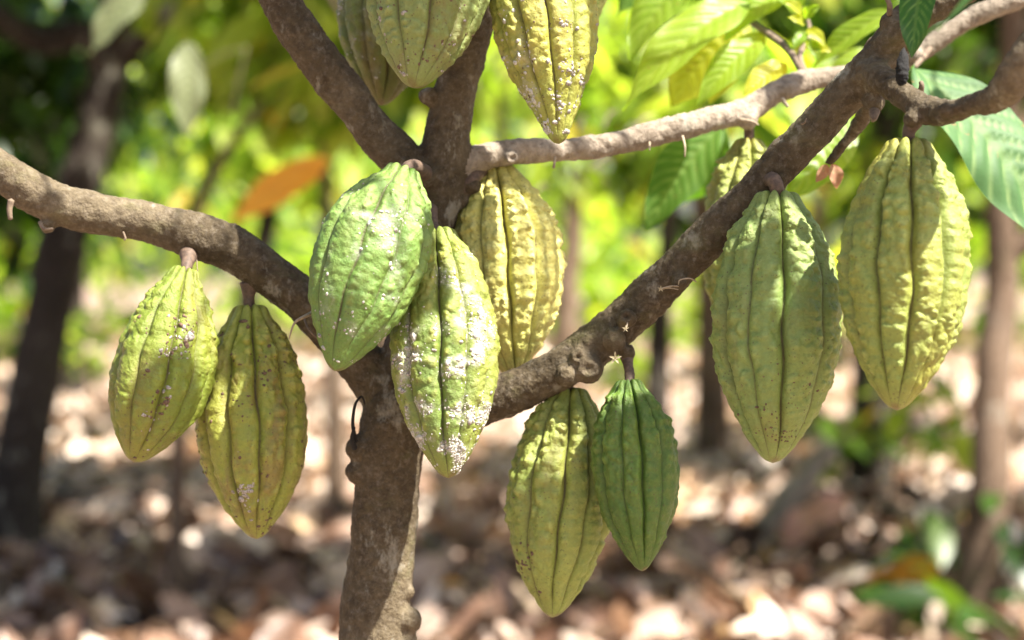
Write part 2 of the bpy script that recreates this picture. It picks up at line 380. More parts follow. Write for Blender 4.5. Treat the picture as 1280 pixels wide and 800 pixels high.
# ------------------------------------------------------------------ pods
def pod_surface(A, Bp, rad, seed, a1, a2, wart, prof, bow, rot, flat=1.0, NU=300, NS=300):
    """A stem end, Bp tip. returns V,F,attrs and sampler arrays"""
    u = np.linspace(0, 1, NU); u = u + .035 * np.sin(2 * math.pi * u) * -1 * .6
    u = np.clip(u, 0, 1)
    pu = np.array([0, .015, .05, .11, .20, .32, .45, .58, .70, .80, .88, .94, .975, .992, 1.0])
    base = {'fat': [.12, .30, .46, .63, .81, .95, 1.0, .985, .88, .70, .49, .31, .19, .10, .0],
            'oval': [.12, .30, .47, .67, .86, .98, 1.0, .95, .82, .64, .45, .28, .17, .09, .0],
            'long': [.12, .33, .50, .66, .81, .94, 1.0, .97, .85, .67, .48, .31, .19, .10, .0],
            'egg': [.12, .26, .40, .56, .75, .91, 1.0, 1.0, .91, .74, .54, .35, .22, .12, .0],
            'point': [.12, .30, .46, .63, .81, .95, 1.0, .96, .80, .59, .40, .26, .17, .10, .0]}[prof]
    pr = np.interp(u, pu, base)
    for _ in range(2): pr[1:-1] = (pr[:-2] + 2 * pr[1:-1] + pr[2:]) / 4
    th = np.linspace(0, 2 * math.pi, NS, endpoint=False)
    ax = nrm(Bp - A); L = np.linalg.norm(Bp - A)
    side = nrm(np.cross(ax, np.array([0, 1.0, 0]))); back = nrm(np.cross(side, ax)) * -1  # back = away from camera
    if np.dot(back, FWD) < 0: back = -back
    U, T = np.meshgrid(u, th, indexing='ij'); PR = np.repeat(pr[:, None], NS, 1)
    r0 = np.random.default_rng(seed)
    # wobbling lobes
    tw = T + rot + .10 * np.sin(2 * math.pi * U * .8 + seed) * U + .07 * np.sin(2 * T + seed * 2) + .03 * np.sin(3 * T + seed) + .022 * np.sin(U * 23 + 2 * T + seed) * sm(U, 0, .2)
    ph = tw * 5
    s = np.abs(np.sin(ph))          # 10 lobes
    k = np.round(ph / math.pi).astype(int)
    deep = np.where(k % 2 == 0, a1, a2) * (1 + .25 * np.sin(k * 2.7 + seed))
    gw = np.exp(-(np.arcsin(np.clip(s, 0, 1)) / .36)) # cusp shaped furrow
    env = sm(U, 0.0, .06) * (1.25 - .55 * sm(U, .0, .5)) * sm(1.0 - U, .0, .12)
    fur = gw * deep * env * 2.7
    lobe = (s ** .8 - .6) * .05 * env
    P0 = np.stack([PR * np.cos(T) * rad, PR * np.sin(T) * rad, U * L], -1).reshape(-1, 3)
    q = P0 + seed * 1.37
    lowf = fbm(q * 22, 2).reshape(NU, NS) * .05
    warp = np.stack([perlin(q * 60 + 5), perlin(q * 60 + 40), perlin(q * 60 + 80)], 1) * .0022
    mod = (1 + .28 * perlin(q * 14 + 2))[:, None]
    w1 = worley(((P0 + warp * 1.3) * (1 + .22 * perlin(P0 * 14 + seed))[:, None] + seed * 1.37) * np.array([122, 122, 112])).reshape(NU, NS)
    w3 = worley((q + warp * 1.6) * mod * np.array([125, 125, 98])).reshape(NU, NS)
    w2 = worley((q - warp) * np.array([230, 230, 210]) + 7).reshape(NU, NS)
    bump1 = 1 - sm(w1, .05, .85); bump2 = 1 - sm(w2, .05, .85)
    amp = sm(fbm(q * 26 + 3, 3).reshape(NU, NS), -.5, .4) * .65 + .35
    ridgeness = sm(s, .12, .6) * (1 - .45 * sm(s, .8, 1.0))
    wenv = env * (.25 + .75 * ridgeness) * amp * sm(1 - U, .02, .2)
    W = 2.0 * wart * wenv * (bump1 * 1.0 + bump2 * .42 - .4) + wart * .35 * env * (1 - sm(w3, .05, .85)) * (.3 + .7 * ridgeness)
    cross = perlin(np.stack([q[:, 0] * 30, q[:, 1] * 30, q[:, 2] * 160], 1)).reshape(NU, NS) * wart * .9 * env * ridgeness
    rr = rad * PR * (1 - fur + lobe + lowf * env) + W + cross
    rr = np.maximum(rr, rad * PR * .2)
    bowv = bow * rad * np.sin(math.pi * U)
    z = U * L - rad * .16 * np.exp(-((U - .012) / .02) ** 2) * s ** .5
    P = (A[None, None] + side * (rr * np.cos(T) + bowv)[..., None] + back * (rr * np.sin(T) * flat)[..., None] + ax * z[..., None])
    V = P.reshape(-1, 3)
    i = np.arange(NU - 1)[:, None] * NS; j = np.arange(NS)[None]; j2 = (j + 1) % NS
    F = np.stack([i + j, i + NS + j, i + NS + j2, i + j2], -1).reshape(-1, 4)
    # orientation check
    f0 = F[len(F) // 2]; c0 = A + ax * L * .5
    n0 = np.cross(V[f0[2]] - V[f0[0]], V[f0[3]] - V[f0[1]])
    if np.dot(n0, V[f0[0]] - c0) < 0: F = F[:, ::-1]
    seam_shade = np.exp(-(np.arcsin(np.clip(s, 0, 1)) / .10) ** 2) * np.where(k % 2 == 0, 1.0, .65) * sm(U, 0, .03)
    attrs = {'seam_shade': seam_shade.ravel(), 'wart': np.clip((bump1 * .8 + bump2 * .2) * wenv / .9, 0, 1).ravel(), 'tip': (sm(U + .012 * np.sin(3 * T + seed), .975, 1.0)).ravel()}
    return V, F, attrs, (P, U, T, s, k, side, back, ax)

_ico = None
def specks(P, U, T, dens, n, size, rg, mat, parent, name, rise=.45):
    """small domed scale insects and scabs resting on the husk"""
    NU, NS = U.shape
    wgt = dens.ravel().copy(); wgt /= wgt.sum()
    idx = rg.choice(NU * NS, n, p=wgt, replace=False)
    iu, js = np.unravel_index(idx, (NU, NS)); iu = np.clip(iu, 2, NU - 3)
    c = P[iu, js]; tu = nrm(P[iu + 2, js] - P[iu - 2, js]); tv = nrm(P[iu, (js + 2) % NS] - P[iu, js - 2])
    nn_ = nrm(np.cross(tu, tv)); cen = P[iu].mean(1); flip = (nn_ * (c - cen)).sum(1) < 0; nn_[flip] *= -1
    rings = [(1.0, -.25), (.95, .25), (.6, .75), (.15, .95)]; m = 7
    Vs = []; 
    sz = size * .62 * np.exp(rg.normal(0, .45, n))
    el = rg.uniform(.7, 1.3, n)
    for rr, hh in rings:
        for a in range(m):
            an = 2 * math.pi * a / m
            j = rg.uniform(.8, 1.2, n)
            Vs.append(c + (tu * (math.cos(an) * rr * el * j * sz)[:, None]) + (tv * (math.sin(an) * rr / el * j * sz)[:, None]) + nn_ * (hh * rise * sz)[:, None])
    V = np.stack(Vs, 1)  # n, 28, 3
    f = []
    for r_ in range(3):
        for a in range(m):
            f.append([r_ * m + a, r_ * m + (a + 1) % m, (r_ + 1) * m + (a + 1) % m, (r_ + 1) * m + a])
    f = np.array(f); F = (f[None] + (np.arange(n) * 4 * m)[:, None, None]).reshape(-1, 4)
    o = mesh(name, V.reshape(-1, 3), F, mat, parent)
    o['kind'] = 'stuff'
    return o
SP_WHITE = flat_mat('scale_white', (.30, .29, .25), (.56, .55, .50), 900, .8)
SP_BROWN = flat_mat('scab_brown', (.045, .025, .015), (.17, .10, .06), 900, .75)
SP_GREY = flat_mat('scale_grey', (.12, .10, .085), (.46, .43, .39), 700, .8)

GRP = 'ripening cacao pods hanging from the tree'
def pod(label, top, tip, wpx, d0, d1, stalk, mat, seed, prof='fat', a1=.085, a2=.05, wart=.0022, bow=0.0, rot=.3, flat=.95,
        stalkw=13, spots=(), NU=300, NS=300):
    A = M(*top, d0); B = M(*tip, d1)
    rad = wpx * K * (d0 + d1) / 2 / 2 / .985
    e = empty('cacao_pod', A, label=label, cat='cacao pod', group=GRP)
    V, F, at_, (P, U, T, s, k, side, back, ax) = pod_surface(A, B, rad, seed, a1, a2, wart, prof, bow, rot, flat, NU, NS)
    rg = np.random.default_rng(seed + 50)
    front = sm(-np.sin(T), -.5, .4)
    pn = fbm(P.reshape(-1, 3) * 45 + seed, 3).reshape(U.shape)
    sp_attr = np.zeros(U.shape)
    for sp in spots:
        kind, n, size, mode = sp[:4]
        prm = sp[4] if len(sp) > 4 else None
        base = sm(pn, -.15, .6) ** 1.5 + .03
        if mode == 'low': base = base * sm(U, .25, .6)
        elif mode == 'sided':     # prm: (x centre in -1..1, spread)
            xx = np.cos(T); base = base * np.exp(-((xx - prm[0]) / prm[1]) ** 2)
        elif mode == 'band':      # prm (x, spread, u, uspread)
            xx = np.cos(T); base = (base + .05) * np.exp(-((xx - prm[0]) / prm[1]) ** 2) * np.exp(-((U - prm[2]) / prm[3]) ** 2)
        elif mode == 'furrow':
            base = base * np.exp(-(s / .35) ** 2)
        base = base * front * sm(U, .03, .1) * sm(1 - U, .01, .05) * np.interp(U[:, 0], [0, .2, .8, 1], [.4, 1, .8, .2])[:, None]
        base += 1e-9
        if kind == 'white': sp_attr = np.maximum(sp_attr, np.clip(base / base.max() * 2.0, 0, 1))
        specks(P, U, T, base, n, size, rg, {'white': SP_WHITE, 'brown': SP_BROWN, 'grey': SP_GREY}[kind], e, {'white': 'mealybug', 'brown': 'scab', 'grey': 'scale_insect'}[kind])
    at_['spots'] = sp_attr.ravel()
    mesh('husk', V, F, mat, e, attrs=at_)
    # stalk
    rows = []
    for (x, y, d, w_) in stalk: rows.append(list(M(x, y, d)) + [w_ * K * d / 2])
    rows.append(list(A + ax * rad * .05) + [stalkw * .95 * K * d0 / 2]); rows.append(list(A + ax * rad * .22) + [stalkw * .8 * K * d0 / 2])
    S = spline(rows, 36)
    Vt, Ft = tube_vf(S[:, :3], S[:, 3], 20)
    nv_ = Vt - np.repeat(np.vstack([S[:, :3]]), 20, axis=0)[:len(Vt) - 2].mean(0) if False else None
    Vt = Vt + nrm(Vt - S[:, :3].mean(0)) * (fbm(Vt * 260, 2) * .0006)[:, None]
    mesh('stalk', Vt, Ft, STALK, e)
    return e

# name, main, ridge, patch
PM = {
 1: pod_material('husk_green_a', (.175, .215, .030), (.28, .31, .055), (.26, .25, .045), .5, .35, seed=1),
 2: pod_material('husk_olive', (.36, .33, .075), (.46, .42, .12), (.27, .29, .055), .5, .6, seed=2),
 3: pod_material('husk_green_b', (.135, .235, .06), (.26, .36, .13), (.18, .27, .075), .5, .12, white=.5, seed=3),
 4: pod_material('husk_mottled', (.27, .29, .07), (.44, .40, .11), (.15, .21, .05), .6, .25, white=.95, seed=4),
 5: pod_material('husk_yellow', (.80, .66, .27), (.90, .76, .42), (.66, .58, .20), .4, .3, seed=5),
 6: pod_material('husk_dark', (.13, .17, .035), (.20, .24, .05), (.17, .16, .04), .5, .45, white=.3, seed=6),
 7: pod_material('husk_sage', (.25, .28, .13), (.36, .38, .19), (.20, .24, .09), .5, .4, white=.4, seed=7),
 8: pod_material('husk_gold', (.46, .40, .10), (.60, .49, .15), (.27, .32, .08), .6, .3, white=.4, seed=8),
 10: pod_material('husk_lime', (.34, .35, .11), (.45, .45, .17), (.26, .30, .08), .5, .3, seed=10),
 11: pod_material('husk_deep_green', (.065, .135, .022), (.15, .24, .05), (.09, .16, .025), .5, .08, seam_shade=(.03, .05, .01), seed=11),
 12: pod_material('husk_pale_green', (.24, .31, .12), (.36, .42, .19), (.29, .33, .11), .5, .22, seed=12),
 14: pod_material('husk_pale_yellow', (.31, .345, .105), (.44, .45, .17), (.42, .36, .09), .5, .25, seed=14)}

pod('green pod with brown specks, leftmost of all, leaning on its olive neighbour', (231, 342), (168, 578), 121, 1.255, 1.235,
    [(236, 318, 1.275, 24), (234, 330, 1.262, 15)], PM[1], 1, 'egg', .075, .03, .0015, .10, .15, spots=[('brown', 130, .0012, 'sided', (.15, .5)), ('grey', 60, .0014, 'sided', (.3, .35))])
pod('olive yellow pod with brown blotches, second from the left under the left branch', (313, 390), (321, 674), 136, 1.292, 1.28,
    [(312, 355, 1.292, 26), (311, 372, 1.292, 15)], PM[2], 2, 'fat', .10, .065, .0019, -.02, .05, stalkw=15, spots=[('brown', 190, .0012, 'all'), ('grey', 40, .0016, 'band', (-.1, .25, .8, .1))])
pod('bright green pod dotted white, slanting left of the central fork', (503, 217), (418, 464), 137, 1.215, 1.185,
    [(530, 216, 1.285, 22), (515, 208, 1.24, 18)], PM[3], 3, 'oval', .05, .035, .0013, -.06, .5, stalkw=18, spots=[('white', 130, .0011, 'sided', (.2, .8)), ('grey', 60, .0011, 'all')])
pod('green and cream pod crusted with white mealybugs, lowest of the three at the central fork', (546, 294), (561, 598), 134, 1.25, 1.215,
    [(538, 262, 1.28, 18), (541, 278, 1.265, 13)], PM[4], 4, 'long', .085, .055, .0016, .03, .42, stalkw=13, spots=[('white', 800, .0010, 'low'), ('grey', 420, .0012, 'low'), ('white', 200, .0010, 'sided', (.45, .4))])
pod('plump warty yellow pod right of the central stem, behind the white crusted one', (620, 214), (642, 474), 136, 1.335, 1.325,
    [(580, 238, 1.312, 20), (592, 222, 1.31, 18), (606, 212, 1.325, 15)], PM[5], 5, 'oval', .10, .06, .0027, .06, .2, stalkw=14)
pod('dark green pod mostly hidden behind the speckled sage pod at the top', (508, -105), (476, 132), 124, 1.375, 1.355,
    [(570, -170, 1.32, 18), (530, -135, 1.34, 14)], PM[6], 6, 'fat', .10, .06, .0016, -.1, .1, spots=[('white', 120, .0010, 'all'), ('grey', 80, .001, 'all')], NU=200, NS=200)
pod('speckled sage green pod cut off by the top edge, covering the central stem', (566, -190), (517, 110), 154, 1.235, 1.20,
    [(612, -235, 1.30, 18), (590, -215, 1.26, 15)], PM[7], 7, 'egg', .07, .05, .0017, -.04, .25, spots=[('brown', 260, .0012, 'all'), ('grey', 110, .0015, 'all')])
pod('golden yellow pod with grey scale insects, pointing down over the horizontal branch', (650, -135), (699, 180), 128, 1.245, 1.215,
    [(622, -180, 1.30, 18), (634, -160, 1.27, 15)], PM[8], 8, 'point', .085, .06, .0019, .10, .33, spots=[('grey', 420, .0014, 'sided', (.55, .5)), ('white', 260, .0013, 'sided', (-.75, .3)), ('brown', 120, .001, 'all')])
pod('green pod barely seen at the top edge behind the golden pod', (692, -190), (728, 50), 100, 1.37, 1.36,
    [(640, -240, 1.32, 16), (668, -215, 1.34, 13)], PM[6], 9, 'fat', .08, .05, .0015, .1, .1, NU=160, NS=160)
pod('warty lime green pod, lowest of all, left of the dark green pod', (712, 492), (690, 772), 129, 1.295, 1.28,
    [(704, 476, 1.29, 24), (708, 484, 1.292, 17)], PM[10], 10, 'long', .085, .06, .0021, -.03, .38, stalkw=16, spots=[('brown', 40, .0014, 'band', (-.75, .3, .72, .12))])
pod('small deep green pod, greenest and smoothest of all, beside the lime pod', (786, 481), (803, 714), 105, 1.245, 1.232,
    [(783, 442, 1.265, 20), (785, 455, 1.258, 13), (787, 470, 1.25, 12)], PM[11], 11, 'oval', .075, .055, .0015, .03, .15, stalkw=12)
pod('large pale green pod with long furrows, hanging in front of the right diagonal branch', (971, 250), (966, 579), 160, 1.222, 1.205,
    [(957, 226, 1.245, 16), (966, 225, 1.22, 19), (971, 236, 1.215, 18)], PM[12], 12, 'long', .085, .04, .0021, .03, .22, stalkw=20, spots=[('brown', 70, .0010, 'band', (0, .5, .85, .15))])
pod('pale pod half hidden behind the right diagonal branch and the large pale green pod', (936, 180), (930, 440), 108, 1.39, 1.38,
    [(932, 145, 1.378, 20), (936, 160, 1.385, 13)], PM[14], 13, 'fat', .09, .06, .0026, 0, .3, stalkw=14, NU=220, NS=220)
pod('large yellow green warty pod farthest right, slightly blurred', (1136, 184), (1121, 513), 157, 1.145, 1.13,
    [(1143, 150, 1.14, 24), (1136, 166, 1.143, 16)], PM[14], 14, 'long', .095, .06, .0024, .02, .45, stalkw=18)

# ------------------------------------------------------------------ detailed leaves of the main tree
def leaf_geo(base, tip, wid, face, sag=.1, fold=.25, nu=44, nv=20, quilt=.012, wav=.03, seed=0, tipx=.8):
    base = np.asarray(base, float); tip = np.asarray(tip, float)
    L = np.linalg.norm(tip - base); ax = nrm(tip - base)
    nm = nrm(face - ax * np.dot(face, ax)); sd = np.cross(ax, nm)
    u = np.linspace(0, 1, nu); v = np.linspace(-1, 1, nv)
    U, Vv = np.meshgrid(u, v, indexing='ij')
    wpr = np.sin(math.pi * np.clip(U, 0, 1) ** tipx) ** .8 * (1 - .25 * sm(U, .8, 1)) + .012
    X = U * L; Y = Vv * wid / 2 * wpr
    Z = -sag * L * (U - .5) ** 2 * 4 + sag * L + np.abs(Vv) * wpr * wid / 2 * fold
    ph = (U * 10 - np.abs(Vv) * (1.6 + .8 * U) + .25 * np.sin(U * 9 + seed + (Vv > 0) * 2.2) + .45 * (Vv > 0))
    vein = np.exp(-((ph - np.round(ph)) / .09) ** 2) * (1 - .5 * np.abs(Vv)) 
    mid = np.exp(-(Vv / .05) ** 2)
    vein = np.maximum(vein * sm(np.abs(Vv), 0, .1), mid)
    Z = Z + quilt * wid * np.abs(np.sin(ph * math.pi)) * 4 * (1 - np.abs(Vv) ** 3) * wpr
    Z = Z + wav * wid * np.sin(U * 13 + seed + Vv * 2) * np.abs(Vv) ** 2 * 2
    Z = Z + .06 * wid * np.sin(U * 4 + seed * 1.7) * Vv; Y = Y + wid * .05 * np.sin(U * 3 + seed)
    P = base + ax * X[..., None] + sd * Y[..., None] + nm * Z[..., None]
    i = np.arange(nu - 1)[:, None] * nv; j = np.arange(nv - 1)[None]
    F = np.stack([i + j, i + j + 1, i + nv + j + 1, i + nv + j], -1).reshape(-1, 4)
    return P.reshape(-1, 3), F, {'vein': vein.ravel()}
LM = {
 'soft': leaf_material('leaf_soft_green', [(.3, (.05, .12, .014)), (.7, (.08, .16, .02))], .45, (.8, 1, .2), .6, True, False, .3),
 'deep': leaf_material('leaf_fresh_green', [(.3, (.04, .10, .028)), (.7, (.06, .14, .04))], .25, (.7, 1, .3), .6, True, False, .35),
 'lime': leaf_material('leaf_lime', [(.3, (.13, .23, .02)), (.7, (.21, .31, .03))], .55, (1, 1, .2), .4, True, False),
 'yellow': leaf_material('leaf_yellow', [(.3, (.30, .34, .03)), (.7, (.40, .40, .04))], .6, (1, 1, .25), .4, True, False),
 'dark': leaf_material('leaf_bottle', [(.3, (.025, .07, .015)), (.7, (.05, .12, .02))], .4, (.6, 1, .2), .35, True, False),
 'grey': leaf_material('leaf_grey', [(.3, (.11, .13, .065)), (.7, (.16, .18, .095))], .3, (.9, 1, .6), .5, True, False),
 'dry': leaf_material('leaf_dry', [(.3, (.25, .13, .08)), (.7, (.40, .22, .14))], .3, (1, .8, .6), .6, True, False),
 'orange': leaf_material('leaf_orange', [(.3, (.55, .25, .02)), (.7, (.62, .34, .04))], .5, (1, .75, .2), .6, True, False)}
def nleaf(b, t, wpx, d0, d1, kind, face=(0, -1, .6), sag=.08, fold=.25, seed=0, label=None, stem=None, **kw):
    B = M(*b, d0); T = M(*t, d1)
    V, F, a = leaf_geo(B, T, wpx * K * (d0 + d1) / 2, np.array(face, float), sag, fold, seed=seed, **kw)
    o = mesh('leaf', V, F, LM[kind], tree, attrs=a)
    if label: o['label'] = label
    if stem is not None:
        S = spline([M(*stem[:2], stem[2]), (M(*stem[:2], stem[2]) + B) / 2 + np.array([0, 0, .008]), B, B + (T - B) * .06], 14)
        Vt, Ft = tube_vf(S, np.linspace(.0016, .0011, 14), 8); so_ = mesh('leaf_stalk', Vt, Ft, TWIGM, o)
        so_.location = -np.array(tree.location) * 0
    return o
def twig(pts, r0, r1, name='twig', mat=None, n=30):
    S = spline([M(*p) for p in pts], n); V, F = tube_vf(S, np.linspace(r0, r1, n), 10)
    return mesh(name, V, F, mat or TWIGM, tree)
twig([(1010, 100, 1.40), (985, 62, 1.46), (950, 35, 1.5), (915, 8, 1.54), (880, -40, 1.58), (840, -80, 1.6)], .0035, .002)
twig([(1168, 52, 1.44), (1158, 66, 1.43), (1150, 76, 1.41), (1143, 84, 1.40)], .003, .0022)
twig([(1010, 100, 1.40), (1000, 70, 1.44), (1012, 40, 1.47), (1005, 10, 1.5)], .003, .0015)
twig([(902, 140, 1.37), (905, 150, 1.42), (903, 160, 1.46)], .003, .002)
nleaf((1143, 82), (1325, 335), 122, 1.40, 1.36, 'deep', (.35, -1, .55), .10, .16, 1, 'large ribbed green leaf at the right edge', quilt=.011)
nleaf((1158, -45), (1137, 72), 46, 1.12, 1.11, 'dark', (-.5, -1, .2), .05, .3, 2, 'dark leaf tip hanging over the branch fork', stem=(1180, -80, 1.15))
nleaf((1320, -60), (1172, 38), 40, .93, .98, 'deep', (0, -.5, 1), .06, .2, 3, 'blurred leaf blade crossing the top right corner', stem=(1345, -100, 1.02))
nleaf((935, 2), (780, 142), 66, 1.50, 1.46, 'lime', (-.2, -1, .9), .12, .3, 4, stem=(925, 16, 1.53))
nleaf((925, 12), (842, 135), 84, 1.58, 1.6, 'yellow', (0, -1, .3), .08, .2, 5, 'glowing yellow leaf behind the horizontal branch', stem=(930, 20, 1.52))
nleaf((955, 42), (872, 132), 44, 1.5, 1.48, 'lime', (.3, -1, .8), .08, .35, 6, stem=(960, 45, 1.49))
nleaf((903, 160), (806, 288), 66, 1.62, 1.62, 'soft', (-.4, -1, .3), .06, .25, 7, stem=(903, 158, 1.46))
nleaf((906, 158), (846, 252), 62, 1.66, 1.7, 'soft', (.2, -1, .2), .06, .25, 8, stem=(903, 158, 1.46))
nleaf((1062, 140), (982, 250), 66, 1.50, 1.46, 'lime', (.2, -1, .4), .06, .25, 9, stem=(1040, 100, 1.42))
nleaf((960, -30), (835, -5), 60, 1.6, 1.55, 'lime', (0, -.6, 1), .1, .3, 10, stem=(890, -30, 1.57))
nleaf((1115, 12), (1015, 88), 34, 1.48, 1.5, 'lime', (0, -1, .9), .06, .35, 11, stem=(1140, 5, 1.48))
nleaf((1000, 12), (948, -40), 46, 1.5, 1.48, 'lime', (0, -1, .5), .06, .3, 12, stem=(1005, 10, 1.5))
nleaf((980, 78), (930, 120), 34, 1.46, 1.44, 'yellow', (0, -1, .5), .06, .3, 17, stem=(985, 62, 1.46))
for i, (b, t, w_) in enumerate([((1008, 40), (990, 62), 11), ((1010, 36), (1030, 60), 12), ((1005, 30), (985, 22), 10), ((1006, 24), (1024, 6), 12), ((1004, 46), (996, 78), 12), ((1003, 20), (980, 2), 11), ((1012, 48), (1022, 78), 12), ((1008, 60), (1040, 66), 10)]):
    nleaf(b, t, w_ + 5, 1.46, 1.45, 'yellow' if i % 3 else 'lime', (0, -1, .5), .1, .4, 20 + i, nu=20, nv=8)
nleaf((832, -22), (812, 36), 30, 1.75, 1.75, 'dry', (.2, -1, .1), .1, .3, 13, 'small dry brown leaf at the top edge', stem=(850, -70, 1.6))
nleaf((238, 52), (230, 172), 46, 3.0, 3.0, 'grey', (.3, -1, .3), .05, .2, 14, 'pale grey green leaf hanging blurred behind the upper left branch', stem=(262, -60, 3.0))
nleaf((190, -30), (112, 66), 52, 3.0, 3.0, 'grey', (-.3, -1, .5), .06, .2, 15, stem=(262, -60, 3.0))
nleaf((1040, 205), (1046, 236), 18, 1.31, 1.31, 'dry', (0, -1, .2), .1, .5, 16, nu=20, nv=8)
nleaf((1034, 206), (1020, 228), 14, 1.31, 1.31, 'dry', (0, -1, .2), .1, .5, 16, nu=20, nv=8)
twig([(230, -220, 1.24), (250, -150, 1.6), (262, -90, 2.2), (262, -60, 3.0)], .004, .002)
twig([(1260, -130, 1.2), (1200, -120, 1.17), (1180, -80, 1.15)], .004, .002)
twig([(1340, -20, 1.04), (1350, -60, 1.03), (1345, -100, 1.02)], .004, .002)

nleaf((880, -40), (788, 78), 70, 1.58, 1.55, 'lime', (-.3, -1, .7), .12, .3, 31, stem=(880, -40, 1.58))
nleaf((1005, -18), (905, 48), 44, 1.52, 1.50, 'lime', (0, -1, .9), .1, .3, 32, stem=(1005, 10, 1.5))
nleaf((925, 30), (885, 128), 50, 1.62, 1.62, 'yellow', (.2, -1, .5), .1, .3, 33, stem=(950, 35, 1.5))
nleaf((850, -60), (770, 20), 60, 1.62, 1.6, 'soft', (-.3, -1, .5), .1, .3, 34, stem=(845, -75, 1.6))
nleaf((1080, 60), (1020, 150), 50, 1.7, 1.7, 'lime', (.3, -1, .5), .1, .3, 35, stem=(1050, 95, 1.42))
nleaf((408, 196), (290, 280), 46, 4.9, 4.8, 'orange', (0, -1, .4), .05, .2, 36, 'blurred orange leaf hanging above the left branch', stem=(425, 150, 4.7))
twig([(250, -150, 1.6), (370, -60, 2.0), (440, 60, 3.6), (425, 150, 4.7)], .004, .002)

# small stubs, tendrils and flower remains on the bark
def stub(pts, w0, w1, name='bark_stub', mat=None): return twig(pts, w0 * K * .8 / 2, w1 * K * .8 / 2, name, mat, 12)
PALE = flat_mat('dry_pale', (.20, .15, .10), (.38, .31, .21), 300, .7)
BLACKISH = flat_mat('black_shrivel', (.002, .002, .002), (.006, .005, .005), 400, .9, .003)
stub([(853, 170, 1.335), (856, 182, 1.33), (856, 196, 1.33)], 6, 3, 'dry_stem', PALE)
stub([(812, 178, 1.335), (812, 184, 1.325), (812, 188, 1.322)], 5, 2, 'dry_stem', PALE)
stub([(694, 196, 1.312), (693, 204, 1.31), (692, 210, 1.31)], 5, 6, 'dry_stem', PALE)
stub([(925, 150, 1.355), (940, 152, 1.35), (948, 156, 1.35)], 10, 3, 'dry_stem', PALE)
stub([(978, 124, 1.37), (984, 132, 1.365), (986, 134, 1.365)], 10, 4, 'dry_stem', PALE)
stub([(14, 250, 1.25), (12, 262, 1.25), (13, 274, 1.25)], 13, 9)
stub([(50, 278, 1.255), (55, 286, 1.25), (66, 286, 1.25)], 8, 5)
stub([(154, 290, 1.27), (157, 298, 1.268), (155, 300, 1.268)], 4, 3)
stub([(1002, 155, 1.20), (1006, 153, 1.195), (1008, 148, 1.195)], 4, 2)
stub([(1093, 140, 1.19), (1092, 148, 1.185), (1090, 152, 1.185)], 22, 5)
stub([(1112, 18, 1.19), (1112, 6, 1.185), (1108, -2, 1.185)], 12, 8)
stub([(1150, 118, 1.16), (1152, 108, 1.155), (1151, 102, 1.155)], 12, 8)
stub([(246, 325, 1.268), (247, 338, 1.262), (250, 350, 1.262)], 2.2, 1.5, 'dry_stem')
stub([(250, 350, 1.262), (245, 343, 1.262), (243, 338, 1.262)], 1.8, 1, 'dry_stem')
stub([(870, 352, 1.235), (862, 348, 1.23), (850, 350, 1.23), (848, 356, 1.23)], 3, 2, 'dry_stem', PALE)
stub([(826, 362, 1.24), (836, 360, 1.235), (848, 362, 1.235)], 2.5, 2, 'dry_stem', PALE)
twig([(398, 388, 1.265), (382, 395, 1.24), (368, 404, 1.235), (361, 424, 1.235)], .0018, .0005, 'tendril', PALE, 24)
twig([(380, 398, 1.25), (386, 412, 1.24), (396, 422, 1.24), (402, 426, 1.245)], .0009, .0005, 'tendril', None, 24)
twig([(445, 552, 1.27), (441, 530, 1.262), (444, 506, 1.26), (452, 496, 1.262), (456, 505, 1.264)], .0016, .0006, 'tendril', BLACKISH, 30)
stub([(443, 560, 1.272), (440, 548, 1.264), (443, 534, 1.262)], 12, 5, 'bark_stub', BLACKISH)
# black shrivelled pod at the right fork
sp_ = spline([list(M(1130, 62, 1.15)) + [.0012], list(M(1129, 72, 1.147)) + [.0032], list(M(1128, 88, 1.145)) + [.0042], list(M(1127, 100, 1.145)) + [.0040], list(M(1126, 106, 1.145)) + [.002]], 40)
Vb, Fb = tube_vf(sp_[:, :3], sp_[:, 3], 20); Vb = Vb + nrm(Vb - sp_[:, :3].mean(0)) * (fbm(Vb * 500, 2) * .0012)[:, None]
eb = mesh('shrivelled_pod', Vb, Fb, BLACKISH, None, loc=Vb.mean(0)); tag(eb, 'tiny black shrivelled pod hanging at the fork above the farthest right pod', 'cacao pod')
# flower: five petals + stem
FLW = flat_mat('flower_cream', (.30, .25, .14), (.46, .40, .26), 300, .6)
def flower(px, py, d, sz, label, fb):
    c = M(px, py, d); e = empty('cacao_flower', c, label=label, cat='flower', group='small flowers on the bark')
    fx = nrm(CAM - c); sd = nrm(np.cross(fx, [0, 0, 1])); up = np.cross(sd, fx)
    for i in range(5):
        a = i * 2 * math.pi / 5 + .3; dr = sd * math.cos(a) + up * math.sin(a) + fx * .35
        V, F, _ = leaf_geo(c, c + dr * sz, sz * .30, fx + .2 * up, .1, .3, 10, 6, 0, 0)
        mesh('petal', V, F, FLW, e)
    mb = MB()
    for i in range(5):
        a = i * 2 * math.pi / 5 + .9; dr = sd * math.cos(a) * .5 + up * math.sin(a) * .5 + fx
        mb.tube(spline([c, c + dr * sz * .35, c + dr * sz * .6 + sd * .0005], 6), .0003, 6)
    mb.build('stamen', FLW, e)
    mb = MB(); mb.tube(spline([c, (c + M(*fb)) / 2 + np.array([.001, 0, .001]), M(*fb)], 10), .0006, 8); mb.build('flower_stalk', PALE, e)
flower(769, 448, 1.245, .0052, 'small cream star flower on the lower edge of the right branch', (764, 432, 1.256))
flower(782, 411, 1.232, .0027, 'tiny cream bud beside the round knot on the right branch', (783, 402, 1.25))
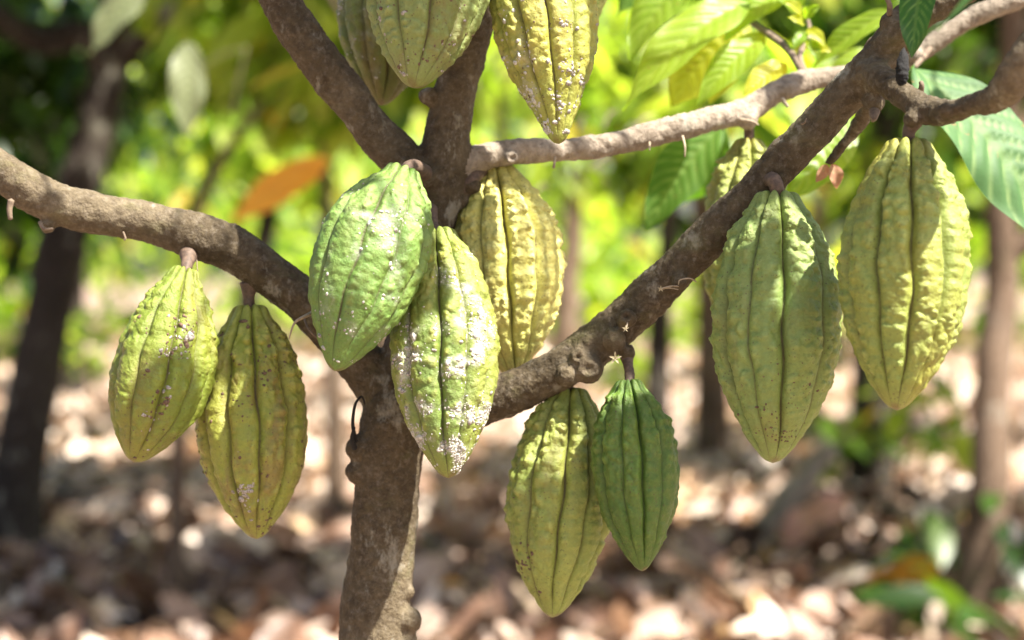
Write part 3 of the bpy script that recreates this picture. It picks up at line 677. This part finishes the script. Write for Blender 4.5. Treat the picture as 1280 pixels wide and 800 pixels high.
flower(826, 361, 1.232, .0025, 'tiny pale bud on a thin stalk higher up the right branch', (848, 358, 1.24))

# ------------------------------------------------------------------ scattered leaf clouds (numpy)
def leaves_geo(base, dirs, face, L, W, sag=.25, fold=.2, rg=rng, curl=0.0, nu=5):
    """n low poly leaves: nu x 3 grid each"""
    n = len(base); ax = nrm(dirs); nm = nrm(face - ax * (face * ax).sum(1)[:, None]); sd = np.cross(ax, nm)
    us = np.linspace(0, 1, nu); pr = np.interp(us, [0, .25, .5, .75, 1], [.12, .85, 1, .7, .04]); P = []
    cr = rg.uniform(-1, 1, n) * curl
    for u, w_ in zip(us, pr):
        for v in (-1, 0, 1):
            z = sag * L * (-(u ** 2)) + abs(v) * w_ * W / 2 * fold + cr * L * math.sin(u * 6 + v)
            P.append(base + ax * (u * L)[:, None] + sd * (v * w_ * W / 2)[:, None] + nm * z[:, None])
    P = np.stack(P, 1)
    f = np.array([[r_ * 3 + c, r_ * 3 + c + 1, (r_ + 1) * 3 + c + 1, (r_ + 1) * 3 + c] for r_ in range(nu - 1) for c in (0, 1)])
    F = (f[None] + (np.arange(n) * 3 * nu)[:, None, None]).reshape(-1, 4)
    return P.reshape(-1, 3), F
def droopy(centres, per, Lr, rg, spread=.12, down=.6, ratio=.36):
    """clusters of drooping leaves around twig ends"""
    n = len(centres) * per
    c = np.repeat(centres, per, 0) + rg.normal(0, spread * .45, (n, 3))
    a = rg.uniform(0, 2 * math.pi, n); dz = -rg.uniform(down - .45, down + .5, n)
    dr = np.stack([np.cos(a), np.sin(a), dz], 1)
    L = rg.uniform(*Lr, n); W = L * rg.uniform(ratio * .8, ratio * 1.2, n)
    fc = np.stack([rg.normal(0, .35, n), rg.normal(0, .35, n), np.ones(n)], 1) + dr * .0
    return leaves_geo(c, dr, fc, L, W, .2, .22, rg)

def bg_tree(name, label, base, pts, rad, crown, n, mats, cat='cacao tree', group='trees standing behind', limbs=3, per=7, Lr=(.18, .32), bark=None, seed=0, hang=.6):
    """base ground pt, pts list of (x,y,z) trunk points, crown = list of (centre, radii) ellipsoids"""
    rg = np.random.default_rng(100 + seed)
    e = empty(name, tuple(base), label=label, cat=cat, group=group)
    S = spline([list(p) + [r_] for p, r_ in zip(pts, np.interp(np.linspace(0, 1, len(pts)), [0, .15, 1], [rad * 1.35, rad, rad * .55]))], 60)
    V, F = tube_vf(S[:, :3], S[:, 3], 18)
    V = V + nrm(V - np.repeat(S[:, :3], 18, 0).mean(0)) * (fbm(V * 9 + seed, 3) * rad * .22)[:, None]
    mesh('trunk', V, F, bark or BARK_BG, e)
    C = []
    for (c, r_) in crown:
        k = int(n * (r_[0] * r_[1] * r_[2]) ** .5 / sum((q[1][0] * q[1][1] * q[1][2]) ** .5 for q in crown)) + 1
        d = nrm(rg.normal(size=(k, 3))) * (rg.random((k, 1)) ** .4)
        C.append(np.array(c) + d * np.array(r_))
    C = np.vstack(C)
    gap = perlin(C * 1.7 + seed) > -.28; C = C[gap]
    # limbs reaching into the crown
    mb = MB(); top = S[-1, :3]
    for i in range(limbs):
        s0 = S[int(len(S) * rg.uniform(.62, .98)) - 1]; tgt = C[rg.integers(len(C))]
        m_ = (s0[:3] + tgt) / 2 + rg.normal(0, .12, 3)
        q = spline([list(s0[:3]) + [rad * .5], list(m_) + [rad * .32], list(tgt) + [rad * .1]], 24)
        V, F = tube_vf(q[:, :3], q[:, 3], 10); mesh('limb', V, F, bark or BARK_BG, e)
        for t_ in range(8):
            j = rg.integers(8, 24); t2 = C[np.argsort(np.linalg.norm(C - q[j, :3], axis=1))[rg.integers(0, 12)]]
            mb.tube(spline([q[j, :3], (q[j, :3] + t2) / 2 + rg.normal(0, .04, 3), t2], 8), np.linspace(.009, .003, 8), 6)
    if mb.n: mb.build('twigs', bark or BARK_BG, e)['kind'] = 'stuff'
    V, F = droopy(C, per, Lr, rg, .14, hang)
    keep = np.ones(len(V) // 15, bool)
    o = mesh('crown', V, F, mats, e)
    return e

def tpt(px, py, d): return tuple(M(px, py, d))
def gz(px, d): p = ground_at(px, d); return (p[0], p[1], -.05)
# left big dark tree
b = gz(12, 7.2)
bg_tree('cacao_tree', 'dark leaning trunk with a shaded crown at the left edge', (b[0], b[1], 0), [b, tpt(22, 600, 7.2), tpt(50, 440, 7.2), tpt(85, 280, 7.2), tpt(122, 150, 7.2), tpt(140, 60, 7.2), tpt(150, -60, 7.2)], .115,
        [((-2.6, 7.4, 3.6), (1.4, 1.3, .8)), ((-3.0, 6.6, 2.6), (.9, .8, .6)), ((-1.3, 6.4, 3.5), (1.5, 1.2, .6)), ((-3.0, 9, 4.0), (1.5, 1.0, .3)), ((-2.3, 8.2, 2.2), (.5, .4, .35))], 620, LEAF_DARK, limbs=4, seed=1)  # the high ellipsoid furthest back is added out of view for deeper shade
lt = bpy.data.objects[-1] if False else None
# right trunk
b = gz(1212, 5.6)
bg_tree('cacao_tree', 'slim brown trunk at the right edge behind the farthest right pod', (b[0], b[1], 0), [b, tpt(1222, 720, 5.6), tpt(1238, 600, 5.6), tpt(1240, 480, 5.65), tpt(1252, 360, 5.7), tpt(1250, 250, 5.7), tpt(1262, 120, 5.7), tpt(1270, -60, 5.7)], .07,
        [((3.3, 5.6, 2.7), (.8, .7, .4)), ((3.9, 7.0, 3.3), (1.0, .7, .3)), ((2.1, 6.4, 2.3), (.5, .5, .4))], 260, LEAF_DARK, limbs=3, seed=2, bark=BARK_PALE)  # the highest ellipsoid is added out of view to shade the right ground
specs = [ # px, d, rad, crown, n, mat, label
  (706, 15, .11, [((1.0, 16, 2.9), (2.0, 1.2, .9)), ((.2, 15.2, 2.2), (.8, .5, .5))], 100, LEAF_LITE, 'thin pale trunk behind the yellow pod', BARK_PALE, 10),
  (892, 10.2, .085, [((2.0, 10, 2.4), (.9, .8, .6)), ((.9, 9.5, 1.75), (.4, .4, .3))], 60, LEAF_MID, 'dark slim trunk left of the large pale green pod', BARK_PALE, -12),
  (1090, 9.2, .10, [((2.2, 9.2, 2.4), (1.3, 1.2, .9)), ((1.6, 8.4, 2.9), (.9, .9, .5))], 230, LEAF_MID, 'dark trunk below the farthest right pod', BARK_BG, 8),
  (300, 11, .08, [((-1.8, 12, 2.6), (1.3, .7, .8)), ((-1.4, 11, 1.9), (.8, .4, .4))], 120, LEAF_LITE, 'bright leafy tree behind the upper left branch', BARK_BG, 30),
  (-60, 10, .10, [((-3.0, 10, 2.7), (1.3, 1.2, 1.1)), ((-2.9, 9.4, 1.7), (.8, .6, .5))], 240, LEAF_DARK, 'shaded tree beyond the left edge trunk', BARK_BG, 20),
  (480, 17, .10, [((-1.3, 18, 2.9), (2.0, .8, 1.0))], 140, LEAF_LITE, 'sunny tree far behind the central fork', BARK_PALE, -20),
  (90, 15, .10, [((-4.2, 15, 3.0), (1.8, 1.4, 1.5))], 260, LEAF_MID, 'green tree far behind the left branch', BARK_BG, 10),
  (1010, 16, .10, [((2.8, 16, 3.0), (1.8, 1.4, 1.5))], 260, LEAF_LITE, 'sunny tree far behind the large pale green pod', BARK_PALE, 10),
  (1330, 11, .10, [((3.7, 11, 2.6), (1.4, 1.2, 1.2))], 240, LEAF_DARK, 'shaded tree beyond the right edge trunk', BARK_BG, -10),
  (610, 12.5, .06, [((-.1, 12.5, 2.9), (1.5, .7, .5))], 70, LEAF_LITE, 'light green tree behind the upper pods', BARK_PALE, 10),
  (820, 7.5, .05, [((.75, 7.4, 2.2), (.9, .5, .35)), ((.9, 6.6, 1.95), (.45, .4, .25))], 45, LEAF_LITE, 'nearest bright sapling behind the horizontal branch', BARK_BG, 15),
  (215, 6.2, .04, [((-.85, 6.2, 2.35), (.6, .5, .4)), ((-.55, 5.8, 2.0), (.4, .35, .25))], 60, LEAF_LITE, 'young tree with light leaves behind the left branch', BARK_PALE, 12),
  (420, 8.6, .045, [((-.9, 8.6, 2.5), (.9, .7, .5)), ((-.25, 5.75, 3.5), (1.3, .75, .3)), ((-.3, 4.6, 3.5), (1.3, .6, .3)), ((1.3, 5.0, 3.5), (1.2, .5, .3))], 1700, LEAF_LITE, 'young tree behind the green slanting pod', BARK_PALE, -10),  # the high nearer ellipsoids are added out of view to shade the ground
]
for i, (px, d, rad, crown, n, mat, lab_, bk, lean) in enumerate(specs):
    b = gz(px, d)
    if px == 215:
        bg_tree('cacao_tree', lab_, (b[0], b[1], 0), [b, tpt(228, 420, d), tpt(245, 270, d), tpt(300, 165, d), tpt(368, 92, d), tpt(405, 20, d), tpt(430, -80, d)], .024, crown, n, mat, bark=bk, seed=10 + i, limbs=2); continue
    bg_tree('cacao_tree', lab_, (b[0], b[1], 0), [b, tpt(px + lean * .3, 330 + 250 / d * 2, d), tpt(px + lean, 300, d), tpt(px + lean * 1.6, 150 if d > 8 else 100, d), tpt(px + lean * 2.2, -40 if d < 12 else 20, d)], rad, crown, n, mat, bark=bk, seed=10 + i, limbs=3)

lt_ = [o for o in bpy.data.objects if o.get('label', '').startswith('dark leaning trunk')][0]
for q_ in ([tpt(138, 90, 7.2), tpt(110, 45, 7.15), tpt(50, 50, 7.1), tpt(-10, 15, 7.05), tpt(-60, -30, 7.0)], [tpt(140, 80, 7.2), tpt(180, 40, 7.15), tpt(240, 0, 7.1), tpt(300, -60, 7.1)]):
    S = spline([list(a) + [r_] for a, r_ in zip(q_, np.linspace(.075, .045, len(q_)))], 30)
    V, F = tube_vf(S[:, :3], S[:, 3], 14); mesh('limb', V, F, BARK_BG, lt_)

# ------------------------------------------------------------------ ground and litter
def ground():
    nx, ny = 220, 220
    gx = np.sinh(np.linspace(-1, 1, nx) * 4.2) / math.sinh(4.2) * 190; gy = np.sinh(np.linspace(-1, 1, ny) * 4.2) / math.sinh(4.2) * 190 + 6
    X, Y = np.meshgrid(gx, gy, indexing='ij')
    P = np.stack([X, Y, np.zeros_like(X)], -1).reshape(-1, 3)
    P[:, 2] = (fbm(P * .8, 3) * .05 - .03) * (np.hypot(P[:, 0], P[:, 1]) < 40)
    i = np.arange(nx - 1)[:, None] * ny; j = np.arange(ny - 1)[None]
    F = np.stack([i + j, i + ny + j, i + ny + j + 1, i + j + 1], -1).reshape(-1, 4)
    t = NT('soil'); c = t.ramp(t.noise(3, 8, .7), [(.3, (.08, .052, .034)), (.5, (.24, .165, .115)), (.7, (.42, .31, .23))])
    c = t.mix(t.ramp(t.vor(9, out='Distance'), [(.1, .6), (.5, 0.0)]), c, (.38, .28, .21))
    t.l(c, t.b.inputs['Base Color']); t.b.inputs['Roughness'].default_value = .9
    t.l(t.bump(t.noise(14, 6, .7), .8, .03), t.b.inputs['Normal'])
    o = mesh('ground', P, F, t.m); o['kind'] = 'structure'
ground()
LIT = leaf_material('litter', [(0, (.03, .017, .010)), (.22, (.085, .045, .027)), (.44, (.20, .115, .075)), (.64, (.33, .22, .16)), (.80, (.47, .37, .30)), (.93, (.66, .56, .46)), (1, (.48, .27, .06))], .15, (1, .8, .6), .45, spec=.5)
rg = np.random.default_rng(77)
n = 38000
yy = 3.0 + (rg.random(n) ** 1.3) * 27; hw = yy * .30 + 1.6
xx = rg.uniform(-1, 1, n) * hw
zz = rg.random(n) ** 2 * .06
c = np.stack([xx, yy, zz], 1); a = rg.uniform(0, 2 * math.pi, n)
dr = np.stack([np.cos(a), np.sin(a), rg.normal(.12, .38, n)], 1); fc = np.stack([rg.normal(0, .6, n), rg.normal(0, .6, n), np.ones(n)], 1)
L = rg.uniform(.09, .26, n) * (1 + np.clip(yy - 9, 0, 20) * .05); V, F = leaves_geo(c, dr, fc, L, L * rg.uniform(.32, .55, n), -.12, .3, rg, .10)
V[:, 2] = np.maximum(V[:, 2], -.02)
LIT2 = leaf_material('litter_sunlit', [(0, (.12, .075, .05)), (.15, (.28, .19, .14)), (.35, (.42, .31, .24)), (.6, (.54, .44, .36)), (.85, (.64, .56, .48)), (1, (.50, .30, .12))], .15, (1, .85, .7), .5, spec=.4)  # leaves further back: paler colour painted in place of bright sunlight
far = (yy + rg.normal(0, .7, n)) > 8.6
nq = 15; Vr = V.reshape(n, nq, 3); Ft = F[:8]
for sel_, mt_, lb_ in ((~far, LIT, 'dry brown and curled fallen leaves covering the near ground'), (far, LIT2, 'fallen leaves covering the ground further back, coloured paler for sunlight')):
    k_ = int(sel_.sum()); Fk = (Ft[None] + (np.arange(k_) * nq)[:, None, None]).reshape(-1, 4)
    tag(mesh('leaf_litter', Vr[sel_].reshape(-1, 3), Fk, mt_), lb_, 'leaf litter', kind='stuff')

# single fallen things
def dead_leaf(b, t, wpx, d, mat, label, face=(0, -.6, 1)):
    B = M(*b, d); T = M(*t, d)
    V, F, at_ = leaf_geo(B, T, wpx * K * d, np.array(face, float), .15, .35, 20, 10, .01, .06)
    o = mesh('fallen_leaf', V, F, mat, None, attrs=at_, loc=B); tag(o, label, 'leaf', group='large fallen leaves')
PINK = leaf_material('leaf_pink', [(.3, (.42, .20, .14)), (.7, (.55, .30, .23))], .2, (1, .7, .6), .5, True, False)
dead_leaf((978, 690), (1072, 622), 52, 7.0, PINK, 'large pinkish fallen leaf lying below the large pale green pod')
dead_leaf((1085, 770), (1180, 700), 60, 5.9, LM['orange'], 'orange brown fallen leaf beside the right seedling', (0, -.8, 1))
dead_leaf((520, 760), (590, 735), 40, 6.2, LM['orange'], 'orange fallen leaf right of the tree trunk', (0, -.8, 1))
def log(p, r, label, mat):
    S = spline([list(q) + [r_] for q, r_ in zip(p, np.interp(np.linspace(0, 1, len(p)), [0, 1], [r, r * .7]))], 40)
    V, F = tube_vf(S[:, :3], S[:, 3], 14); V = V + nrm(V - V.mean(0)) * (fbm(V * 12, 3) * r * .3)[:, None]
    tag(mesh('fallen_branch', V, F, mat, None, loc=S[0, :3]), label, 'branch', group='fallen branches')
log([M(940, 682, 7.3), M(985, 625, 7.3), M(1036, 560, 7.3)], .065, 'pale dead branch leaning up from the litter below the large pale green pod', BARK_HZ)
g0 = ground_at(780, 6.3); log([ground_at(740, 6.3) + [0, 0, .06], ground_at(870, 6.25) + [0, 0, .07], ground_at(1010, 6.4) + [0, 0, .06]], .035, 'pale stick lying flat in the litter at the bottom', BARK_PALE)
g0 = ground_at(100, 9); log([ground_at(60, 8.6) + [0, 0, .08], ground_at(230, 8.3) + [0, 0, .1], ground_at(430, 8.0) + [0, 0, .08]], .08, 'dark fallen branch across the shade on the left', BARK_BG)

# seedlings and shrubs
def shrub(px, d, hgt, n, mat, label, Lr=(.14, .26), w_=.25, seed=0, x=None):
    rg = np.random.default_rng(400 + seed); b = ground_at(px, d)
    e = empty('seedling', tuple(b), label=label, cat='plant', group='low plants among the litter')
    k = max(2, n // 9); tops = b + np.stack([rg.normal(0, w_ * .6, k), rg.normal(0, w_ * .6, k), hgt * rg.uniform(.45, 1, k)], 1)
    for i in range(k):
        S = spline([b, (b + tops[i]) / 2 + rg.normal(0, .03, 3), tops[i]], 12); V, F = tube_vf(S, np.linspace(.010, .004, 12), 8); mesh('stem', V, F, TWIGM, e)
    V, F = droopy(tops, max(4, n // k), Lr, rg, .14, .35, .42)
    mesh('foliage', V, F, mat, e)
shrub(1185, 5.3, .24, 16, LEAF_DARK, 'green seedling left of the right edge trunk base', seed=1, w_=.16)
shrub(1290, 5.9, .40, 30, LEAF_DARK, 'dark seedling right of the right edge trunk base', seed=2)
shrub(1115, 8.0, .78, 46, LEAF_LITE, 'bright green plant under the farthest right pod', seed=3, w_=.35)
shrub(1045, 9.0, .7, 30, LEAF_MID, 'green plant between the two large right pods', seed=4)
shrub(860, 11.5, 1.1, 60, LEAF_LITE, 'sunlit bush behind the small deep green pod', seed=5, w_=.5)
shrub(150, 11.5, 1.0, 50, LEAF_LITE, 'sunlit bush behind the leftmost pod', seed=6, w_=.5)
shrub(20, 13, 1.1, 60, LEAF_MID, 'green bush at the left edge beyond the leaning trunk', seed=7, w_=.6)
shrub(1190, 12, 1.2, 60, LEAF_MID, 'green bush far behind the farthest right pod', seed=8, w_=.6)
shrub(340, 14, 1.1, 50, LEAF_LITE, 'sunlit bush behind the olive pod', seed=9, w_=.6)
shrub(800, 16, 1.2, 60, LEAF_LITE, 'far bright bush behind the right branch', seed=10, w_=.8)

# far woods: one continuous mass
rg = np.random.default_rng(900); k = 3400
y = rg.uniform(21, 34, k); x = rg.uniform(-1, 1, k) * (y * .36 + 4); z = rg.random(k) ** .8 * (6.5) * sm(y, 19, 26) + .2
g = perlin(np.stack([x * .5, y * .5, z * .6], 1)) > .10
C = np.stack([x, y, z], 1)[g]
V, F = droopy(C, 7, (.3, .6), rg, .45, .5, .45)
tag(mesh('far_woods', V, F, LEAF_LITE), 'sunlit mass of green woods closing the background', 'woods', kind='stuff')

# ------------------------------------------------------------------ added leaves on the main tree, unseen overhead, shaped to cast the dappled shade
def shade_cluster(target, s, n, spread, Lr=(.16, .26), seed=0):
    rg = np.random.default_rng(seed)
    c = np.array(target) + SUN * s
    pts = c + rg.normal(0, spread, (n, 3)) * np.array([1, 1, .35])
    dr = np.stack([rg.normal(0, 1, n), rg.normal(0, 1, n), rg.uniform(-.6, .0, n)], 1)
    L = rg.uniform(*Lr, n); fc = SUN + rg.normal(0, .35, (n, 3))
    pts = pts - nrm(dr) * (L * .5)[:, None]
    return pts, leaves_geo(pts, dr, fc, L, L * .38, .12, .15, rg)
mb = MB(); tw = MB()
SH = [ # ax, ay, bx, by, width px, depth
  (505, 205, 425, 95, 80, 1.29), (430, 110, 345, -30, 85, 1.28), (560, 195, 585, 20, 92, 1.29), (540, 280, 556, 200, 60, 1.29),
  (238, 420, 175, 580, 90, 1.21),
  (945, 260, 935, 400, 90, 1.17), (930, 420, 945, 590, 80, 1.17), (1108, 205, 1072, 380, 60, 1.09), (1090, 340, 1095, 500, 62, 1.09),
  (530, -90, 505, 120, 90, 1.17), (450, 10, 455, 130, 80, 1.33), (662, 510, 655, 770, 60, 1.24), (712, 560, 700, 700, 40, 1.24),
  (775, 490, 790, 715, 66, 1.20), (1085, 95, 960, 240, 62, 1.21), (960, 220, 830, 370, 66, 1.23), (830, 350, 760, 420, 46, 1.25),
  (412, 380, 420, 470, 40, 1.16), (540, 292, 565, 325, 60, 1.20), (502, 420, 535, 600, 52, 1.18), (1140, 40, 1100, 130, 60, 1.17),
  (1270, 20, 1225, 100, 50, 1.06), (310, 318, 390, 400, 44, 1.26), (70, 226, 55, 290, 30, 1.25), (228, 262, 205, 310, 18, 1.26),
  (645, 160, 668, 215, 30, 1.31), (1010, 80, 960, 130, 60, 1.38), (1190, 90, 1170, 150, 30, 1.37), (640, -20, 640, 120, 42, 1.18), (575, 230, 590, 470, 40, 1.29)]
q = M(640, -330, 1.31)
for i, (ax_, ay_, bx_, by_, w_, d) in enumerate(SH):
    rg = np.random.default_rng(i + 60); a = M(ax_, ay_, d); b = M(bx_, by_, d)
    mid_ = (a + b) / 2; e_ = nrm(b - a); a = a - e_ * .015; b = b + e_ * .015
    sa = max(ay_, by_) * K * d / .86 + rg.uniform(.22, .42); sb = sa + np.dot(a - b, SUN)
    A_ = a + SUN * sa; B_ = b + SUN * sb
    if A_[2] < B_[2]: A_, B_ = B_, A_
    V, F, _ = leaf_geo(A_, B_, w_ * K * d * 1.12, SUN + rg.normal(0, .12, 3), .04, .12, 14, 8, .006, .05, i); mb.add(V, F)
    hub = A_ + (q - A_) * .0 + np.array([rg.uniform(-.04, .04), .03, .07])
    C_ = spline([q, (q + hub) / 2 + np.array([0, .02, .08]), hub, A_], 16); tw.tube(C_, np.linspace(.005, .0014, 16), 6)
CR = leaf_material('leaf_shade_caster', [(.3, (.03, .08, .012)), (.7, (.05, .11, .016))], .22, (.7, 1, .2), .4, island=False)
mb.build('crown', CR, tree); o = tw.build('twigs', TWIGM, tree); o['kind'] = 'stuff'  # unseen shade-casting leaves, with added twigs to hold them
print('done objects', len(bpy.data.objects))
